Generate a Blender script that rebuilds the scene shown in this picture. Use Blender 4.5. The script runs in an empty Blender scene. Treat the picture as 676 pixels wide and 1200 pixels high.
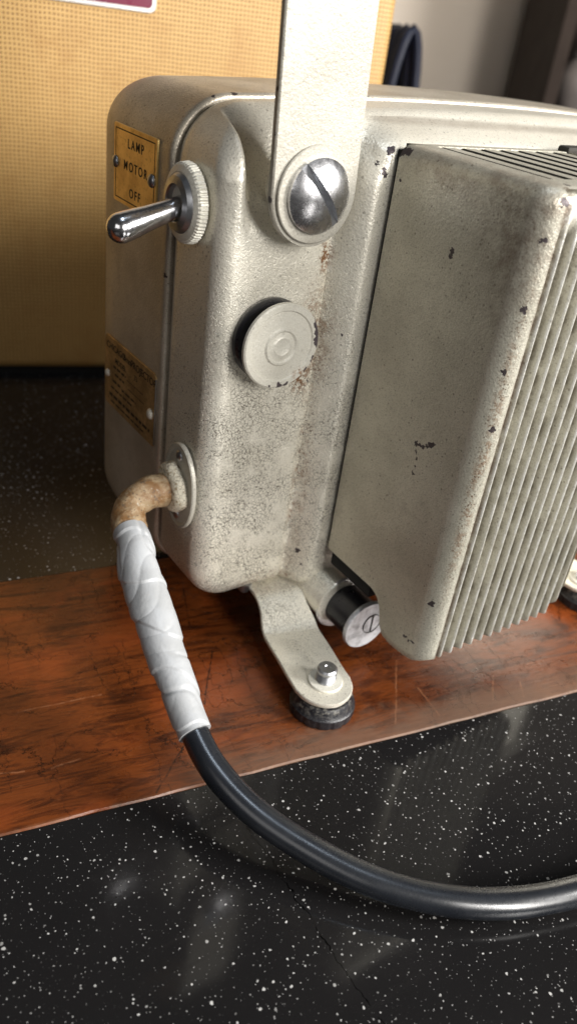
import bpy, bmesh, math, random
import numpy as np
from mathutils import Vector, Matrix
random.seed(4)
S = bpy.context.scene
COL = S.collection
PI = math.pi
# ------------------------------------------------------------------ nodes
class NT:
    def __init__(s, name, rough=.5, metal=0, spec=.5):
        s.m = bpy.data.materials.new(name); s.m.use_nodes = True
        s.t = s.m.node_tree; s.p = s.t.nodes['Principled BSDF']
        s.p.inputs['Roughness'].default_value = rough
        s.p.inputs['Metallic'].default_value = metal
        s.p.inputs['Specular IOR Level'].default_value = spec
        tc = s.t.nodes.new('ShaderNodeTexCoord'); s.co = tc.outputs['Object']
    def set(s, sock, v):
        if isinstance(v, bpy.types.NodeSocket): s.t.links.new(v, sock)
        elif isinstance(v, (tuple, list)) and len(v) == 3 and sock.type == 'RGBA': sock.default_value = (*v, 1)
        else: sock.default_value = v
    def n(s, typ, **kw):
        return s.t.nodes.new(typ)
    def math(s, op, a, b=None, c=None, clamp=False):
        n = s.n('ShaderNodeMath'); n.operation = op; n.use_clamp = clamp
        s.set(n.inputs[0], a)
        if b is not None: s.set(n.inputs[1], b)
        if c is not None: s.set(n.inputs[2], c)
        return n.outputs[0]
    def vmath(s, op, a, b=None, scale=None):
        n = s.n('ShaderNodeVectorMath'); n.operation = op
        s.set(n.inputs[0], a)
        if b is not None: s.set(n.inputs[1], b)
        if scale is not None: s.set(n.inputs['Scale'], scale)
        return n.outputs['Value'] if op in ('DISTANCE', 'LENGTH', 'DOT_PRODUCT') else n.outputs[0]
    def noise(s, scale, detail=3, rough=.5, co=None, dist=0, color=False):
        n = s.n('ShaderNodeTexNoise'); s.set(n.inputs['Vector'], co or s.co)
        n.inputs['Scale'].default_value = scale; n.inputs['Detail'].default_value = detail
        n.inputs['Roughness'].default_value = rough; n.inputs['Distortion'].default_value = dist
        return n.outputs['Color' if color else 'Fac']
    def voro(s, scale, feature='F1', co=None, out='Distance', dims='3D', rnd=1):
        n = s.n('ShaderNodeTexVoronoi'); n.voronoi_dimensions = dims; n.feature = feature
        s.set(n.inputs['Vector'], co or s.co); n.inputs['Scale'].default_value = scale
        n.inputs['Randomness'].default_value = rnd
        return n.outputs[out]
    def ramp(s, f, stops, interp='LINEAR'):
        n = s.n('ShaderNodeValToRGB'); n.color_ramp.interpolation = interp
        e = n.color_ramp.elements
        while len(e) < len(stops): e.new(.5)
        for q, (pos, c) in zip(e, stops):
            q.position = pos; q.color = (c, c, c, 1) if not isinstance(c, tuple) else (*c, 1)
        s.set(n.inputs[0], f)
        return n.outputs[0]
    def sm(s, f, a, b):            # smoothstep a..b
        n = s.n('ShaderNodeMapRange'); n.interpolation_type = 'SMOOTHSTEP'
        s.set(n.inputs['Value'], f); n.inputs['From Min'].default_value = a; n.inputs['From Max'].default_value = b
        return n.outputs[0]
    def mix(s, f, a, b, mode='MIX'):
        n = s.n('ShaderNodeMix'); n.data_type = 'RGBA'; n.blend_type = mode
        s.set(n.inputs['Factor'], f); s.set(n.inputs[6], a); s.set(n.inputs[7], b)
        return n.outputs[2]
    def mapping(s, co=None, loc=(0,0,0), rot=(0,0,0), sc=(1,1,1)):
        n = s.n('ShaderNodeMapping'); s.set(n.inputs[0], co or s.co)
        n.inputs[1].default_value = loc; n.inputs[2].default_value = rot; n.inputs[3].default_value = sc
        return n.outputs[0]
    def sep(s, co=None):
        n = s.n('ShaderNodeSeparateXYZ'); s.set(n.inputs[0], co or s.co); return n.outputs
    def bump(s, h, dist=.0005, strength=1, normal=None):
        n = s.n('ShaderNodeBump'); s.set(n.inputs['Height'], h)
        n.inputs['Distance'].default_value = dist; n.inputs['Strength'].default_value = strength
        if normal: s.set(n.inputs['Normal'], normal)
        return n.outputs[0]
    def fin(s, color=None, rough=None, metal=None, normal=None):
        if color is not None: s.set(s.p.inputs['Base Color'], color)
        if rough is not None: s.set(s.p.inputs['Roughness'], rough)
        if metal is not None: s.set(s.p.inputs['Metallic'], metal)
        if normal is not None: s.set(s.p.inputs['Normal'], normal)
        return s.m

def chips(N, spots, warp=.005, wscale=420):
    """union of small irregular spots (x,y,z,r) in object coordinates"""
    w = N.noise(wscale, 3, .6, color=True)
    w = N.vmath('SUBTRACT', w, (.5, .5, .5)); w = N.vmath('SCALE', w, scale=warp)
    co = N.vmath('ADD', N.co, w)
    tot = None
    for x, y, z, r in spots:
        d = N.vmath('DISTANCE', co, (x, y, z))
        m = N.math('LESS_THAN', d, r)
        tot = m if tot is None else N.math('MAXIMUM', tot, m)
    return tot

def paint(name, base, dark, crackle=0, spots=(), rust=None, mottle=.5, brown=None, roughness=.42, metal=.15, fine=1, groove=False):
    N = NT(name, roughness, metal)
    big = N.noise(28, 4, .6); mid = N.noise(170, 4, .65)
    c = N.mix(N.math('MULTIPLY', N.sm(big, .35, .7), mottle), base, dark)
    c = N.mix(N.math('MULTIPLY', N.sm(mid, .52, .75), .35), c, dark)
    hi = N.noise(1500, 2, .5)
    c = N.mix(N.math('MULTIPLY', N.sm(hi, .53, .68), .45 * fine), c, (.16, .145, .115))
    c = N.mix(N.math('MULTIPLY', N.sm(hi, .42, .3), .22), c, (.8, .78, .72))
    # small dark specks of dirt
    vd = N.voro(620); vc = N.voro(620, out='Color')
    rr = N.math('MULTIPLY', N.math('POWER', N.sep(vc)[0], 9), .40)
    sp = N.math('LESS_THAN', vd, rr)
    c = N.mix(N.math('MULTIPLY', sp, .55 * fine), c, (.09, .07, .05))
    h = N.math('ADD', N.math('MULTIPLY', hi, .35), N.math('MULTIPLY', N.noise(800, 3, .5), .6))
    if crackle:
        w = N.vmath('SCALE', N.vmath('SUBTRACT', N.noise(420, 2, .5, color=True), (.5, .5, .5)), scale=.0034)
        e = N.voro(560, 'DISTANCE_TO_EDGE', co=N.vmath('ADD', N.co, w))
        line = N.sm(e, .070, .012)
        near = N.sm(N.vmath('DISTANCE', N.vmath('MULTIPLY', N.co, (1, 1, .75)), (.203, .288, .072)), .105, .03)
        patch = N.sm(N.noise(70, 3, .6), .30, .58)
        mk = N.math('MULTIPLY', N.math('MULTIPLY', line, near), N.math('MULTIPLY', patch, crackle))
        c = N.mix(mk, c, (.17, .15, .115))
        h = N.math('SUBTRACT', h, N.math('MULTIPLY', mk, .8))
    if rust:
        cz_ = N.sep()
        cm = N.math('MULTIPLY', N.sm(N.math('ABSOLUTE', N.math('SUBTRACT', cz_[2], .2652)), .0022, .0004), N.math('MULTIPLY', N.sm(cz_[0], .236, .256), N.math('LESS_THAN', cz_[1], .2985)))  # dark line in the boss top crease: grime and painted occlusion together
        c = N.mix(N.math('MULTIPLY', cm, N.math('ADD', .3, N.math('MULTIPLY', N.noise(60, 4, .7), .5))), c, (.26, .21, .16))
        for (p, rx, amt) in rust:
            d = N.vmath('LENGTH', N.vmath('MULTIPLY', N.vmath('SUBTRACT', N.co, p), (1 / rx[0], 1 / rx[1], 1 / rx[2])))
            m = N.math('MULTIPLY', N.math('MULTIPLY', N.sm(d, 1, .2), N.sm(N.noise(75, 3, .6), .36, .52)), N.sm(N.noise(420, 5, .75), .47, .54))
            c = N.mix(N.math('MULTIPLY', m, amt), c, (.22, .10, .035))
            m2 = N.math('MULTIPLY', N.sm(d, 1.2, .3), N.math('LESS_THAN', N.voro(700), .23))
            c = N.mix(N.math('MULTIPLY', m2, .8), c, (.10, .05, .025))
    if brown:
        for (p, rx, amt) in brown:
            d = N.vmath('LENGTH', N.vmath('MULTIPLY', N.vmath('SUBTRACT', N.co, p), (1 / rx[0], 1 / rx[1], 1 / rx[2])))
            m = N.math('MULTIPLY', N.sm(d, 1.1, .2), N.sm(N.noise(120, 5, .7), .3, .7))
            c = N.mix(N.math('MULTIPLY', m, amt), c, (.17, .115, .08))
    if groove:
        cr = N.math('MULTIPLY', N.sm(N.sep()[1], .1921, .1911), N.math('GREATER_THAN', N.sep()[0], .2548))
        c = N.mix(N.math('MULTIPLY', cr, N.math('ADD', .35, N.sm(N.noise(200, 4, .7), .4, .6)), clamp=True), c, (.74, .73, .68))
        gy = N.math('MULTIPLY', N.sm(N.sep()[1], .1916, .1940), N.math('MULTIPLY', N.math('GREATER_THAN', N.sep()[0], .2545), N.math('LESS_THAN', N.sep()[1], .1945)))
        gy = N.math('MULTIPLY', gy, N.math('ADD', .25, N.math('MULTIPLY', N.sm(N.noise(70, 5, .7), .3, .65), .75)), clamp=True)
        c = N.mix(gy, c, (.12, .105, .075))
        fg = N.sm(N.math('ABSOLUTE', N.math('SUBTRACT', N.sep()[0], .2552)), .0022, .0008)
        fg = N.math('MULTIPLY', fg, N.math('MULTIPLY', N.math('LESS_THAN', N.sep()[1], .1955), N.math('ADD', .15, N.sm(N.noise(120, 5, .7), .35, .6)), clamp=True))
        c = N.mix(N.math('MULTIPLY', fg, .8), c, (.13, .085, .055))
    ro = N.math('ADD', N.math('MULTIPLY', mid, .25), roughness - .12)
    if spots:
        m = chips(N, spots)
        c = N.mix(N.math('MULTIPLY', m, N.math('ADD', .62, N.noise(700, 3, .6), clamp=True)), c, (.065, .052, .055))
        h = N.math('SUBTRACT', h, N.math('MULTIPLY', m, .8))
    return N.fin(c, ro, None, N.bump(h, .00040, .85))

def simple(name, col, rough=.5, metal=0, var=.3, nscale=200, bump=.0001, spec=.5):
    N = NT(name, rough, metal, spec)
    f = N.noise(nscale, 4, .6)
    c = N.mix(N.math('MULTIPLY', N.sm(f, .4, .75), var), col, tuple(x * .35 for x in col))
    return N.fin(c, N.math('ADD', N.math('MULTIPLY', f, .25), max(.02, rough - .12)), None, N.bump(f, bump) if bump else None)

# spots are in projector coordinates (world)
front_spots = [(.2375, .277, .2515, 0.00286), (.2415, .277, .2465, 0.00204), (.2435, .277, .2563, 0.00245), (.2325, .283, .052, 0.00130),
               (.2300, .284, .118, 0.00090), (.2268, .288, .150, 0.00100), (.2345, .281, .044, 0.00110), (.239, .277, .0375, 0.00109),
               (.180, .293, .034, 0.00120), (.230, .2815, .0365, 0.00120), (.2355, .279, .175, 0.00090)]
rust_front = [((.2290, .286, .085), (.0048, .03, .075), .6), ((.2262, .287, .212), (.005, .03, .016), 1.2), ((.2245, .287, .170), (.012, .03, .040), .8),
              ((.2205, .287, .150), (.006, .01, .008), .9), ((.215, .287, .033), (.03, .01, .009), .6)]
M = {}
M['front'] = paint('crackled_paint', (.82, .785, .68), (.66, .615, .51), 1.0, front_spots, rust_front, .4, roughness=.40, metal=.5, fine=.75)
M['rear'] = paint('aged_paint', (.56, .51, .42), (.36, .31, .235), 0, [(.1715, .334, .262, .001), (.19, .3335, .2655, .0012), (.200, .3335, .267, .0013), (.171, .334, .19, .0014)], None, .7, metal=.45, roughness=.40)
cov_spots = [(.2455, .2325, .2265, 0.00114), (.2455, .2328, .2245, 0.00104), (.2458, .2728, .2565, 0.00247), (.2465, .27, .257, 0.00196), (.2455, .270, .245, 0.00104),
             (.2475, .1965, .073, 0.00184), (.2490, .1935, .215, 0.00155), (.2485, .1925, .241, 0.00196), (.2490, .194, .19, 0.00145), (.250, .1925, .165, 0.00124),
             (.2455, .2275, .142, 0.00134), (.2455, .2255, .1425, 0.00109), (.2455, .2235, .1432, 0.00109), (.2455, .2215, .1442, 0.00109), (.2455, .2195, .1455, 0.00128), (.2455, .218, .1465, 0.00128),
             (.2455, .2265, .1385, 0.00090), (.2455, .2255, .1355, 0.00090), (.2455, .2252, .132, 0.00072), (.2455, .2255, .1285, 0.00072),
             (.253, .192, .2545, 0.00176), (.262, .193, .258, 0.00126), (.2585, .198, .2595, 0.00140), (.268, .192, .256, 0.00113), (.2455, .203, .0455, 0.00104), (.2455, .2005, .0465, 0.00104), (.2455, .206, .046, 0.00128)]
M['cover'] = paint('lamp_house_paint', (.60, .575, .48), (.36, .34, .27), 0, cov_spots, [((.2495, .192, .15), (.004, .006, .11), .6)], .45,
                   brown=[((.2455, .2, .24), (.02, .028, .045), .65), ((.2455, .235, .255), (.02, .05, .012), .5)], roughness=.40, metal=.45, fine=.9, groove=True)  # brown mottling paints a warm reflection into the upper left face
M['strap'] = paint('strap_paint', (.45, .43, .37), (.27, .24, .19), 0, [(.1850, .276, .2365, 0.00132), (.1843, .276, .229, 0.00108), (.1862, .276, .2235, 0.00096), (.1840, .276, .260, 0.00066), (.1828, .276, .275, 0.00072), (.184, .277, .295, 0.00072)], None, .4, fine=.5)
M['ivory'] = paint('ivory_paint', (.68, .66, .58), (.54, .51, .43), 0, (), None, .4, fine=.35)
M['knobpaint'] = paint('chipped_knob_paint', (.56, .54, .47), (.42, .39, .32), 0, [(.2190, .2755, .1840, .0034), (.2202, .2755, .1800, .0036), (.2205, .2755, .1755, .0034), (.2185, .2755, .1675, .0018), (.2005, .2755, .1555, .002), (.2045, .2755, .1558, .0016), (.1955, .2755, .1560, .001), (.2145, .2755, .1625, .001)], [((.212, .2755, .160), (.006, .006, .005), .8)], .3, fine=.35)
M['chrome'] = simple('worn_chrome', (.80, .80, .82), .17, 1, .5, 260, .00008)
M['chrome2'] = simple('dull_chrome', (.86, .86, .88), .26, 1, .45, 300, .00012)
M['steel'] = simple('zinc_steel', (.45, .46, .48), .36, 1, .35, 400, .0001)
M['black'] = simple('black_plastic', (.016, .016, .02), .3, 0, .3, 200, .0001)
M['rubber'] = simple('dusty_black_rubber', (.02, .02, .023), .45, 0, .2, 300, .0003)
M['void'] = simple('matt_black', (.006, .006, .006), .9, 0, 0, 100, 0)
M['ink'] = simple('black_ink', (.02, .014, .008), .6, 0, 0, 100, 0)
# brass plates
N = NT('aged_brass_plate', .38, .75)
f = N.noise(90, 5, .7); g = N.noise(600, 3, .6)
c = N.mix(N.sm(f, .35, .7), (.95, .68, .27), (.75, .50, .18)); c = N.mix(N.math('MULTIPLY', N.sm(g, .55, .7), .35), c, (.25, .15, .05))
M['brass'] = N.fin(c, N.math('ADD', N.math('MULTIPLY', f, .2), .3), None, N.bump(g, .0001, .5))
N = NT('tarnished_brass_plate', .42, .7)
f = N.noise(80, 5, .7); g = N.noise(600, 3, .6)
c = N.mix(N.sm(f, .3, .7), (.72, .50, .24), (.36, .24, .11)); c = N.mix(N.math('MULTIPLY', N.sm(g, .5, .7), .4), c, (.12, .075, .03))
M['brass2'] = N.fin(c, N.math('ADD', N.math('MULTIPLY', f, .2), .34), None, N.bump(g, .0001, .5))
# dusty pad
N = NT('dusty_pad', .4)
z = N.sep()[2]
f = N.noise(400, 5, .7); f2 = N.noise(90, 3, .6)
c = N.mix(N.math('MULTIPLY', N.sm(f, .45, .65), N.math('MULTIPLY', N.sm(f2, .35, .6), N.math('ADD', .15, N.sm(z, .006, .011)))), (.010, .010, .013), (.15, .14, .12))
M['pad'] = N.fin(c, N.math('ADD', N.math('MULTIPLY', f, .5), .12), None, N.bump(f, .0003))
# stained cord sleeve
N = NT('stained_rubber_sleeve', .6)
f = N.noise(110, 5, .7); g = N.noise(420, 4, .7)
c = N.mix(N.sm(f, .38, .62), (.19, .095, .032), (.33, .24, .14)); c = N.mix(N.sm(g, .57, .66), c, (.12, .08, .05)); c = N.mix(N.math('MULTIPLY', N.sm(g, .42, .3), .6), c, (.52, .48, .40))
M['sleeve'] = N.fin(c, .6, None, N.bump(g, .0006))
N = NT('painted_grommet', .6)
g = N.noise(380, 5, .7); e = N.voro(500, 'DISTANCE_TO_EDGE')
c = N.mix(N.sm(g, .52, .62), (.62, .57, .45), (.26, .20, .12)); c = N.mix(N.math('MULTIPLY', N.sm(e, .06, .01), .6), c, (.08, .06, .04))
M['grommet'] = N.fin(c, .6, None, N.bump(g, .0006))
# tape
N = NT('white_cloth_tape', .42)
f = N.noise(60, 3, .5); g = N.noise(500, 3, .6)
c = N.mix(N.math('MULTIPLY', N.sm(f, .4, .7), .35), (.38, .39, .40), (.24, .24, .23)); c = N.mix(N.math('MULTIPLY', N.sm(g, .62, .75), .3), c, (.35, .33, .3))
M['tape'] = N.fin(c, .42, None, N.bump(N.math('ADD', g, N.math('MULTIPLY', N.noise(110, 2, .4, dist=1.0), 3)), .0003, .4))
# cable
N = NT('black_cable_jacket', .27, 0, .9)
g = N.noise(900, 3, .6); f = N.noise(60, 3, .6)
M['cable'] = N.fin(N.mix(N.sm(f, .3, .7), (.008, .0095, .013), (.013, .015, .019)), N.math('ADD', N.math('ADD', N.math('MULTIPLY', g, .08), N.math('MULTIPLY', N.noise(45, 4, .7), .16)), .16), None, N.bump(g, .00005, .4))
# speckled laminate
N = NT('black_speckled_laminate', .12, 0, .34)
def speck(scale, pw, k, off, aspect=(1, 1, 1)):
    w = N.vmath('SCALE', N.vmath('SUBTRACT', N.noise(700, 2, .5, color=True), (.5, .5, .5)), scale=.0012)
    co = N.mapping(N.vmath('ADD', N.co, w), loc=off, sc=aspect)
    d = N.voro(scale, co=co, dims='2D'); cc = N.voro(scale, co=co, out='Color', dims='2D')
    r = N.math('MULTIPLY', N.math('POWER', N.sep(cc)[0], pw), k)
    return N.sm(N.math('SUBTRACT', r, d), -.02, .03), N.sep(cc)[1]
s1, b1 = speck(215, 4.4, .138, (0, 0, 0)); s2, b2 = speck(350, 6, .150, (.37, .21, 0)); s3, b3 = speck(560, 9, .17, (.11, .7, 0))
base = N.mix(N.noise(14, 3, .6), (.007, .0067, .007), (.013, .0122, .0122))
c = N.mix(N.math('MULTIPLY', s1, N.math('ADD', N.math('MULTIPLY', b1, .6), .35)), base, (.54, .53, .51))
c = N.mix(N.math('MULTIPLY', s2, N.math('ADD', N.math('MULTIPLY', b2, .8), .1)), c, (.60, .59, .57))
c = N.mix(N.math('MULTIPLY', s3, .6), c, (.45, .44, .43))
lx = N.sep()
# hairline crack across the front panel
ln = N.math('ABSOLUTE', N.math('ADD', N.math('SUBTRACT', lx[0], .1468), N.math('MULTIPLY', N.noise(55, 4, .6), .010)))
crk = N.math('MULTIPLY', N.math('LESS_THAN', ln, .00022), N.math('MULTIPLY', N.math('LESS_THAN', lx[1], .2), N.sm(N.noise(150, 2, .5), .36, .44)))
c = N.mix(crk, c, (.001, .001, .001))
scr = N.noise(9, 4, .6, co=N.mapping(rot=(0, 0, .6), sc=(1, 14, 1)))
ro = N.math('ADD', N.math('ADD', N.math('MULTIPLY', N.noise(25, 4, .65), .14), .03), N.math('MULTIPLY', N.sm(scr, .5, .75), .08))
M['laminate'] = N.fin(c, ro, None, N.bump(N.math('ADD', N.noise(35, 3, .5), N.math('MULTIPLY', crk, -3)), .00006, .7))
# wood strip
PALE = [(0.0035, 0.0314, 0.0141, 0.0297), (0.0249, 0.0279, 0.0384, 0.0299), (0.2163, 0.0268, 0.2171, 0.0054), (0.2156, 0.049, 0.1912, 0.0068), (0.2638, 0.0238, 0.2518, 0.0069), (0.2756, 0.015, 0.2704, 0.0043), (0.0151, 0.0659, 0.0559, 0.0667)]
DARK = [(0.1189, 0.0828, 0.109, 0.0613), (0.109, 0.0613, 0.1023, 0.0463), (0.0862, 0.0251, 0.0755, 0.0126), (0.0755, 0.0126, 0.0657, 0.0013), (0.1197, 0.14, 0.1129, 0.1056), (0.1241, -0.0037, 0.1349, 0.0063)]
N = NT('worn_red_brown_veneer', .3)
co = N.mapping(sc=(1, 5.5, 1)); fig = N.noise(22, 6, .68, co=co, dist=1.6)
fib = N.noise(60, 5, .7, co=N.mapping(sc=(1, 9, 1)), dist=.6)
c = N.ramp(fig, [(.30, (.035, .011, .004)), (.42, (.105, .035, .010)), (.54, (.235, .080, .018)), (.64, (.140, .045, .011)), (.76, (.055, .018, .006))])
c = N.mix(N.math('MULTIPLY', N.sm(fib, .55, .72), .55), c, (.05, .013, .005))
c = N.mix(N.math('MULTIPLY', N.sm(N.noise(7, 5, .6, dist=.8), .46, .68), .62), c, (.040, .012, .006))
c = N.mix(N.math('MULTIPLY', N.sm(N.noise(11, 4, .6, co=N.mapping(loc=(3, 1, 0), sc=(1, 2, 1)), dist=.8), .5, .66), .45), c, (.40, .115, .028))
c = N.mix(N.math('MULTIPLY', N.sm(N.noise(220, 4, .7, co=N.mapping(sc=(1, 3, 1))), .58, .7), .35), c, (.36, .16, .06))
# dark age cracks
def crack(rot, sc, seed, th):
    cc = N.mapping(loc=(seed, seed * .7, 0), rot=(0, 0, rot), sc=sc)
    e = N.voro(1, 'DISTANCE_TO_EDGE', co=N.vmath('ADD', cc, N.vmath('SCALE', N.noise(90, 5, .7, color=True), scale=.9)), dims='2D')
    return N.math('MULTIPLY', N.math('LESS_THAN', e, th), N.sm(N.noise(22, 3, .6, co=N.mapping(loc=(seed, 0, 0))), .47, .56))
k1 = crack(.55, (75, 13, 1), .3, .010); k2 = crack(-.15, (12, 60, 1), .9, .008)
c = N.mix(N.math('MULTIPLY', N.math('MAXIMUM', k1, k2), .85), c, (.018, .007, .004))
# pale scratches
sx_ = N.sep(N.vmath('ADD', N.co, N.vmath('SCALE', N.vmath('SUBTRACT', N.noise(120, 3, .6, color=True), (.5, .5, .5)), scale=.0016)))
def scratch(segs, w):
    tot = None
    for (ax, ay, bx, by) in segs:
        L = math.hypot(bx - ax, by - ay); ux, uy = (bx - ax) / L, (by - ay) / L
        rx, ry = N.math('SUBTRACT', sx_[0], ax), N.math('SUBTRACT', sx_[1], ay)
        al = N.math('ADD', N.math('MULTIPLY', rx, ux), N.math('MULTIPLY', ry, uy))
        pe = N.math('ABSOLUTE', N.math('SUBTRACT', N.math('MULTIPLY', rx, uy), N.math('MULTIPLY', ry, ux)))
        m = N.math('MULTIPLY', N.sm(pe, w, w * .3), N.math('MULTIPLY', N.math('GREATER_THAN', al, 0), N.math('LESS_THAN', al, L)))
        tot = m if tot is None else N.math('MAXIMUM', tot, m)
    return N.math('MULTIPLY', tot, N.math('ADD', .35, N.sm(N.noise(260, 3, .6), .4, .6)), clamp=True)
k3 = scratch(PALE, .0006); k4 = k3
k5 = scratch(DARK, .0006)
c = N.mix(N.math('MULTIPLY', k3, .5), c, (.46, .27, .15))
c = N.mix(N.math('MULTIPLY', k5, .8), c, (.02, .009, .005))
# worn front edge: y measured in the strip's own axis (set by vertex attribute-free object coords)
ex = N.sep()
c = N.mix(1.0, c, (.60, .43, .36), 'MULTIPLY')
wear = N.math('MULTIPLY', N.sm(N.math('ADD', ex[1], N.math('MULTIPLY', N.noise(35, 4, .7), -.035)), .006, -.014), N.sm(ex[0], .04, .14))
c = N.mix(N.math('MULTIPLY', wear, .62), c, N.mix(fib, (.20, .12, .075), (.10, .06, .04)))
lip = N.math('MULTIPLY', N.sm(ex[1], .0017, .0004), N.sm(N.noise(60, 3, .7), .35, .6))
c = N.mix(N.math('MULTIPLY', lip, .15), c, (.40, .27, .17))
ro = N.math('ADD', N.math('MULTIPLY', N.noise(45, 4, .7), .3), N.math('ADD', .14, N.math('MULTIPLY', wear, .25)))
hh = N.math('SUBTRACT', N.math('MULTIPLY', fib, .5), N.math('MAXIMUM', k1, k2))
M['wood'] = N.fin(c, ro, None, N.bump(hh, .0003, .8))
# woven case cloth
N = NT('woven_tan_case_cloth', .6)
xyz = N.sep(N.vmath('ADD', N.co, N.vmath('SCALE', N.vmath('SUBTRACT', N.noise(70, 2, .5, color=True), (.5,.5,.5)), scale=.0016)))
p = .0031
def cosw(v, ph=0): return N.math('ADD', N.math('MULTIPLY', N.math('COSINE', N.math('ADD', N.math('MULTIPLY', v, 2 * PI / p), ph)), .5), .5)
hx = cosw(xyz[0]); hz = cosw(xyz[2])
hole = N.math('MULTIPLY', N.math('POWER', hx, 1.6), N.math('POWER', hz, 2.0))
hole = N.math('MULTIPLY', hole, N.math('ADD', .35, N.noise(240, 3, .7)))
c = N.mix(N.noise(9, 4, .6), (.47, .275, .085), (.60, .385, .145))
c = N.mix(N.math('MULTIPLY', N.sm(N.noise(130, 4, .7, co=N.mapping(sc=(1, 1, 4))), .45, .7), .35), c, (.42, .24, .07))
c = N.mix(N.sm(hole, .08, .5), c, (.15, .065, .015))
c = N.mix(N.math('MULTIPLY', N.sm(N.noise(22, 5, .7), .45, .7), .4), c, (.34, .17, .045))
wv = N.math('MULTIPLY', N.math('SUBTRACT', 1, hole), 1)
M['case'] = N.fin(c, .55, None, N.bump(wv, .0005, .6))
M['maroon'] = simple('maroon_enamel', (.17, .012, .045), .3, 0, .2, 80, 0)
M['cap'] = simple('scuffed_white_metal', (.62, .63, .65), .34, .6, .7, 260, .0002)
M['slot_shade_latch'] = simple('black_slot_shade_and_latch', (.03, .026, .02), .8, 0, .3, 300, 0)  # near-black: painted slot shade on the slat sides, and the dark latch
M['silver'] = simple('silver_border', (.72, .70, .68), .35, .8, .3, 200, .0001)
M['wall'] = simple('wall_plaster', (.74, .65, .55), .8, 0, .15, 3, .001)
M['curtain'] = simple('brown_curtain', (.17, .10, .055), .9, 0, .3, 20, .001)
M['darkwood'] = simple('dark_stained_wood', (.022, .012, .007), .85, 0, .4, 20, .0003)
M['jar'] = simple('brown_glazed_pot', (.10, .065, .045), .3, 0, .4, 30, .0003)
M['jar2'] = simple('dull_grey_pot', (.16, .14, .13), .4, 0, .4, 30, .0003)
M['bluecord'] = simple('dark_blue_cord', (.010, .013, .03), .4, 0, .3, 200, .0002)
# ------------------------------------------------------------------ mesh helpers
def tag(o, label=None, cat=None, group=None, kind=None):
    if label: o['label'] = label
    if cat: o['category'] = cat
    if group: o['group'] = group
    if kind: o['kind'] = kind
    return o
def empty(name, loc=(0, 0, 0), rz=0):
    o = bpy.data.objects.new(name, None); COL.objects.link(o); o.location = loc; o.rotation_euler = (0, 0, rz)
    o.empty_display_size = .01
    return o
def link(name, me, mat, parent=None, angle=35, smooth=True):
    o = bpy.data.objects.new(name, me); COL.objects.link(o)
    for m in (mat if isinstance(mat, list) else [mat]): me.materials.append(m)
    if smooth:
        me.polygons.foreach_set('use_smooth', [True] * len(me.polygons))
        me.set_sharp_from_angle(angle=math.radians(angle))
    if parent: o.parent = parent
    return o
def mesh(V, F, doubles=0, flip=False):
    me = bpy.data.meshes.new('shape'); me.from_pydata([tuple(map(float, v)) for v in V], [], F)
    bm = bmesh.new(); bm.from_mesh(me)
    if doubles: bmesh.ops.remove_doubles(bm, verts=bm.verts, dist=doubles)
    bmesh.ops.recalc_face_normals(bm, faces=bm.faces)
    if flip: bmesh.ops.reverse_faces(bm, faces=bm.faces)
    bm.to_mesh(me); bm.free(); return me
def loft(rings, closed=True, cap0=False, cap1=False, doubles=0):
    n = len(rings[0]); V = [p for r in rings for p in r]; F = []
    for i in range(len(rings) - 1):
        for j in range(n if closed else n - 1):
            k = (j + 1) % n
            F.append((i * n + j, i * n + k, (i + 1) * n + k, (i + 1) * n + j))
    if cap0: F.append(tuple(range(n))[::-1])
    if cap1: F.append(tuple((len(rings) - 1) * n + j for j in range(n)))
    return mesh(V, F, doubles)
def frame_of(axis):
    a = Vector(axis).normalized(); b = Vector((0, 0, 1)) if abs(a.z) < .9 else Vector((1, 0, 0))
    u = a.cross(b).normalized(); v = a.cross(u); return a, u, v
def lathe(profile, origin, axis=(0, 0, 1), n=64, rmod=None):
    """profile: (r, h) along axis"""
    a, u, v = frame_of(axis); o = Vector(origin); rings = []
    for r, h in profile:
        ring = []
        for j in range(n):
            t = 2 * PI * j / n; rr = r * (1 if rmod is None else rmod(t, r, h))
            ring.append(o + a * h + u * math.cos(t) * rr + v * math.sin(t) * rr)
        rings.append(ring)
    ringy = profile[0] == profile[-1]
    return loft(rings, True, profile[0][0] > 1e-6 and not ringy, profile[-1][0] > 1e-6 and not ringy, doubles=1e-6)
def rbox(x0, x1, y0, y1, z0, z1, r=.001, seg=2):
    bm = bmesh.new(); bmesh.ops.create_cube(bm, size=1)
    for v in bm.verts: v.co = Vector(((x0 + x1) / 2 + v.co.x * (x1 - x0), (y0 + y1) / 2 + v.co.y * (y1 - y0), (z0 + z1) / 2 + v.co.z * (z1 - z0)))
    if r: bmesh.ops.bevel(bm, geom=bm.edges[:], offset=r, segments=seg, profile=.5, affect='EDGES')
    me = bpy.data.meshes.new('shape'); bm.to_mesh(me); bm.free(); return me
def catmull(P, per=12):
    P = [Vector(p) for p in P]; Q = [P[0] * 2 - P[1]] + P + [P[-1] * 2 - P[-2]]; out = []
    for i in range(1, len(Q) - 2):
        a, b, c, d = Q[i - 1:i + 3]
        for k in range(per):
            t = k / per
            out.append(.5 * ((2 * b) + (c - a) * t + (2 * a - 5 * b + 4 * c - d) * t * t + (3 * b - a - 3 * c + d) * t ** 3))
    out.append(P[-1]); return out
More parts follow.
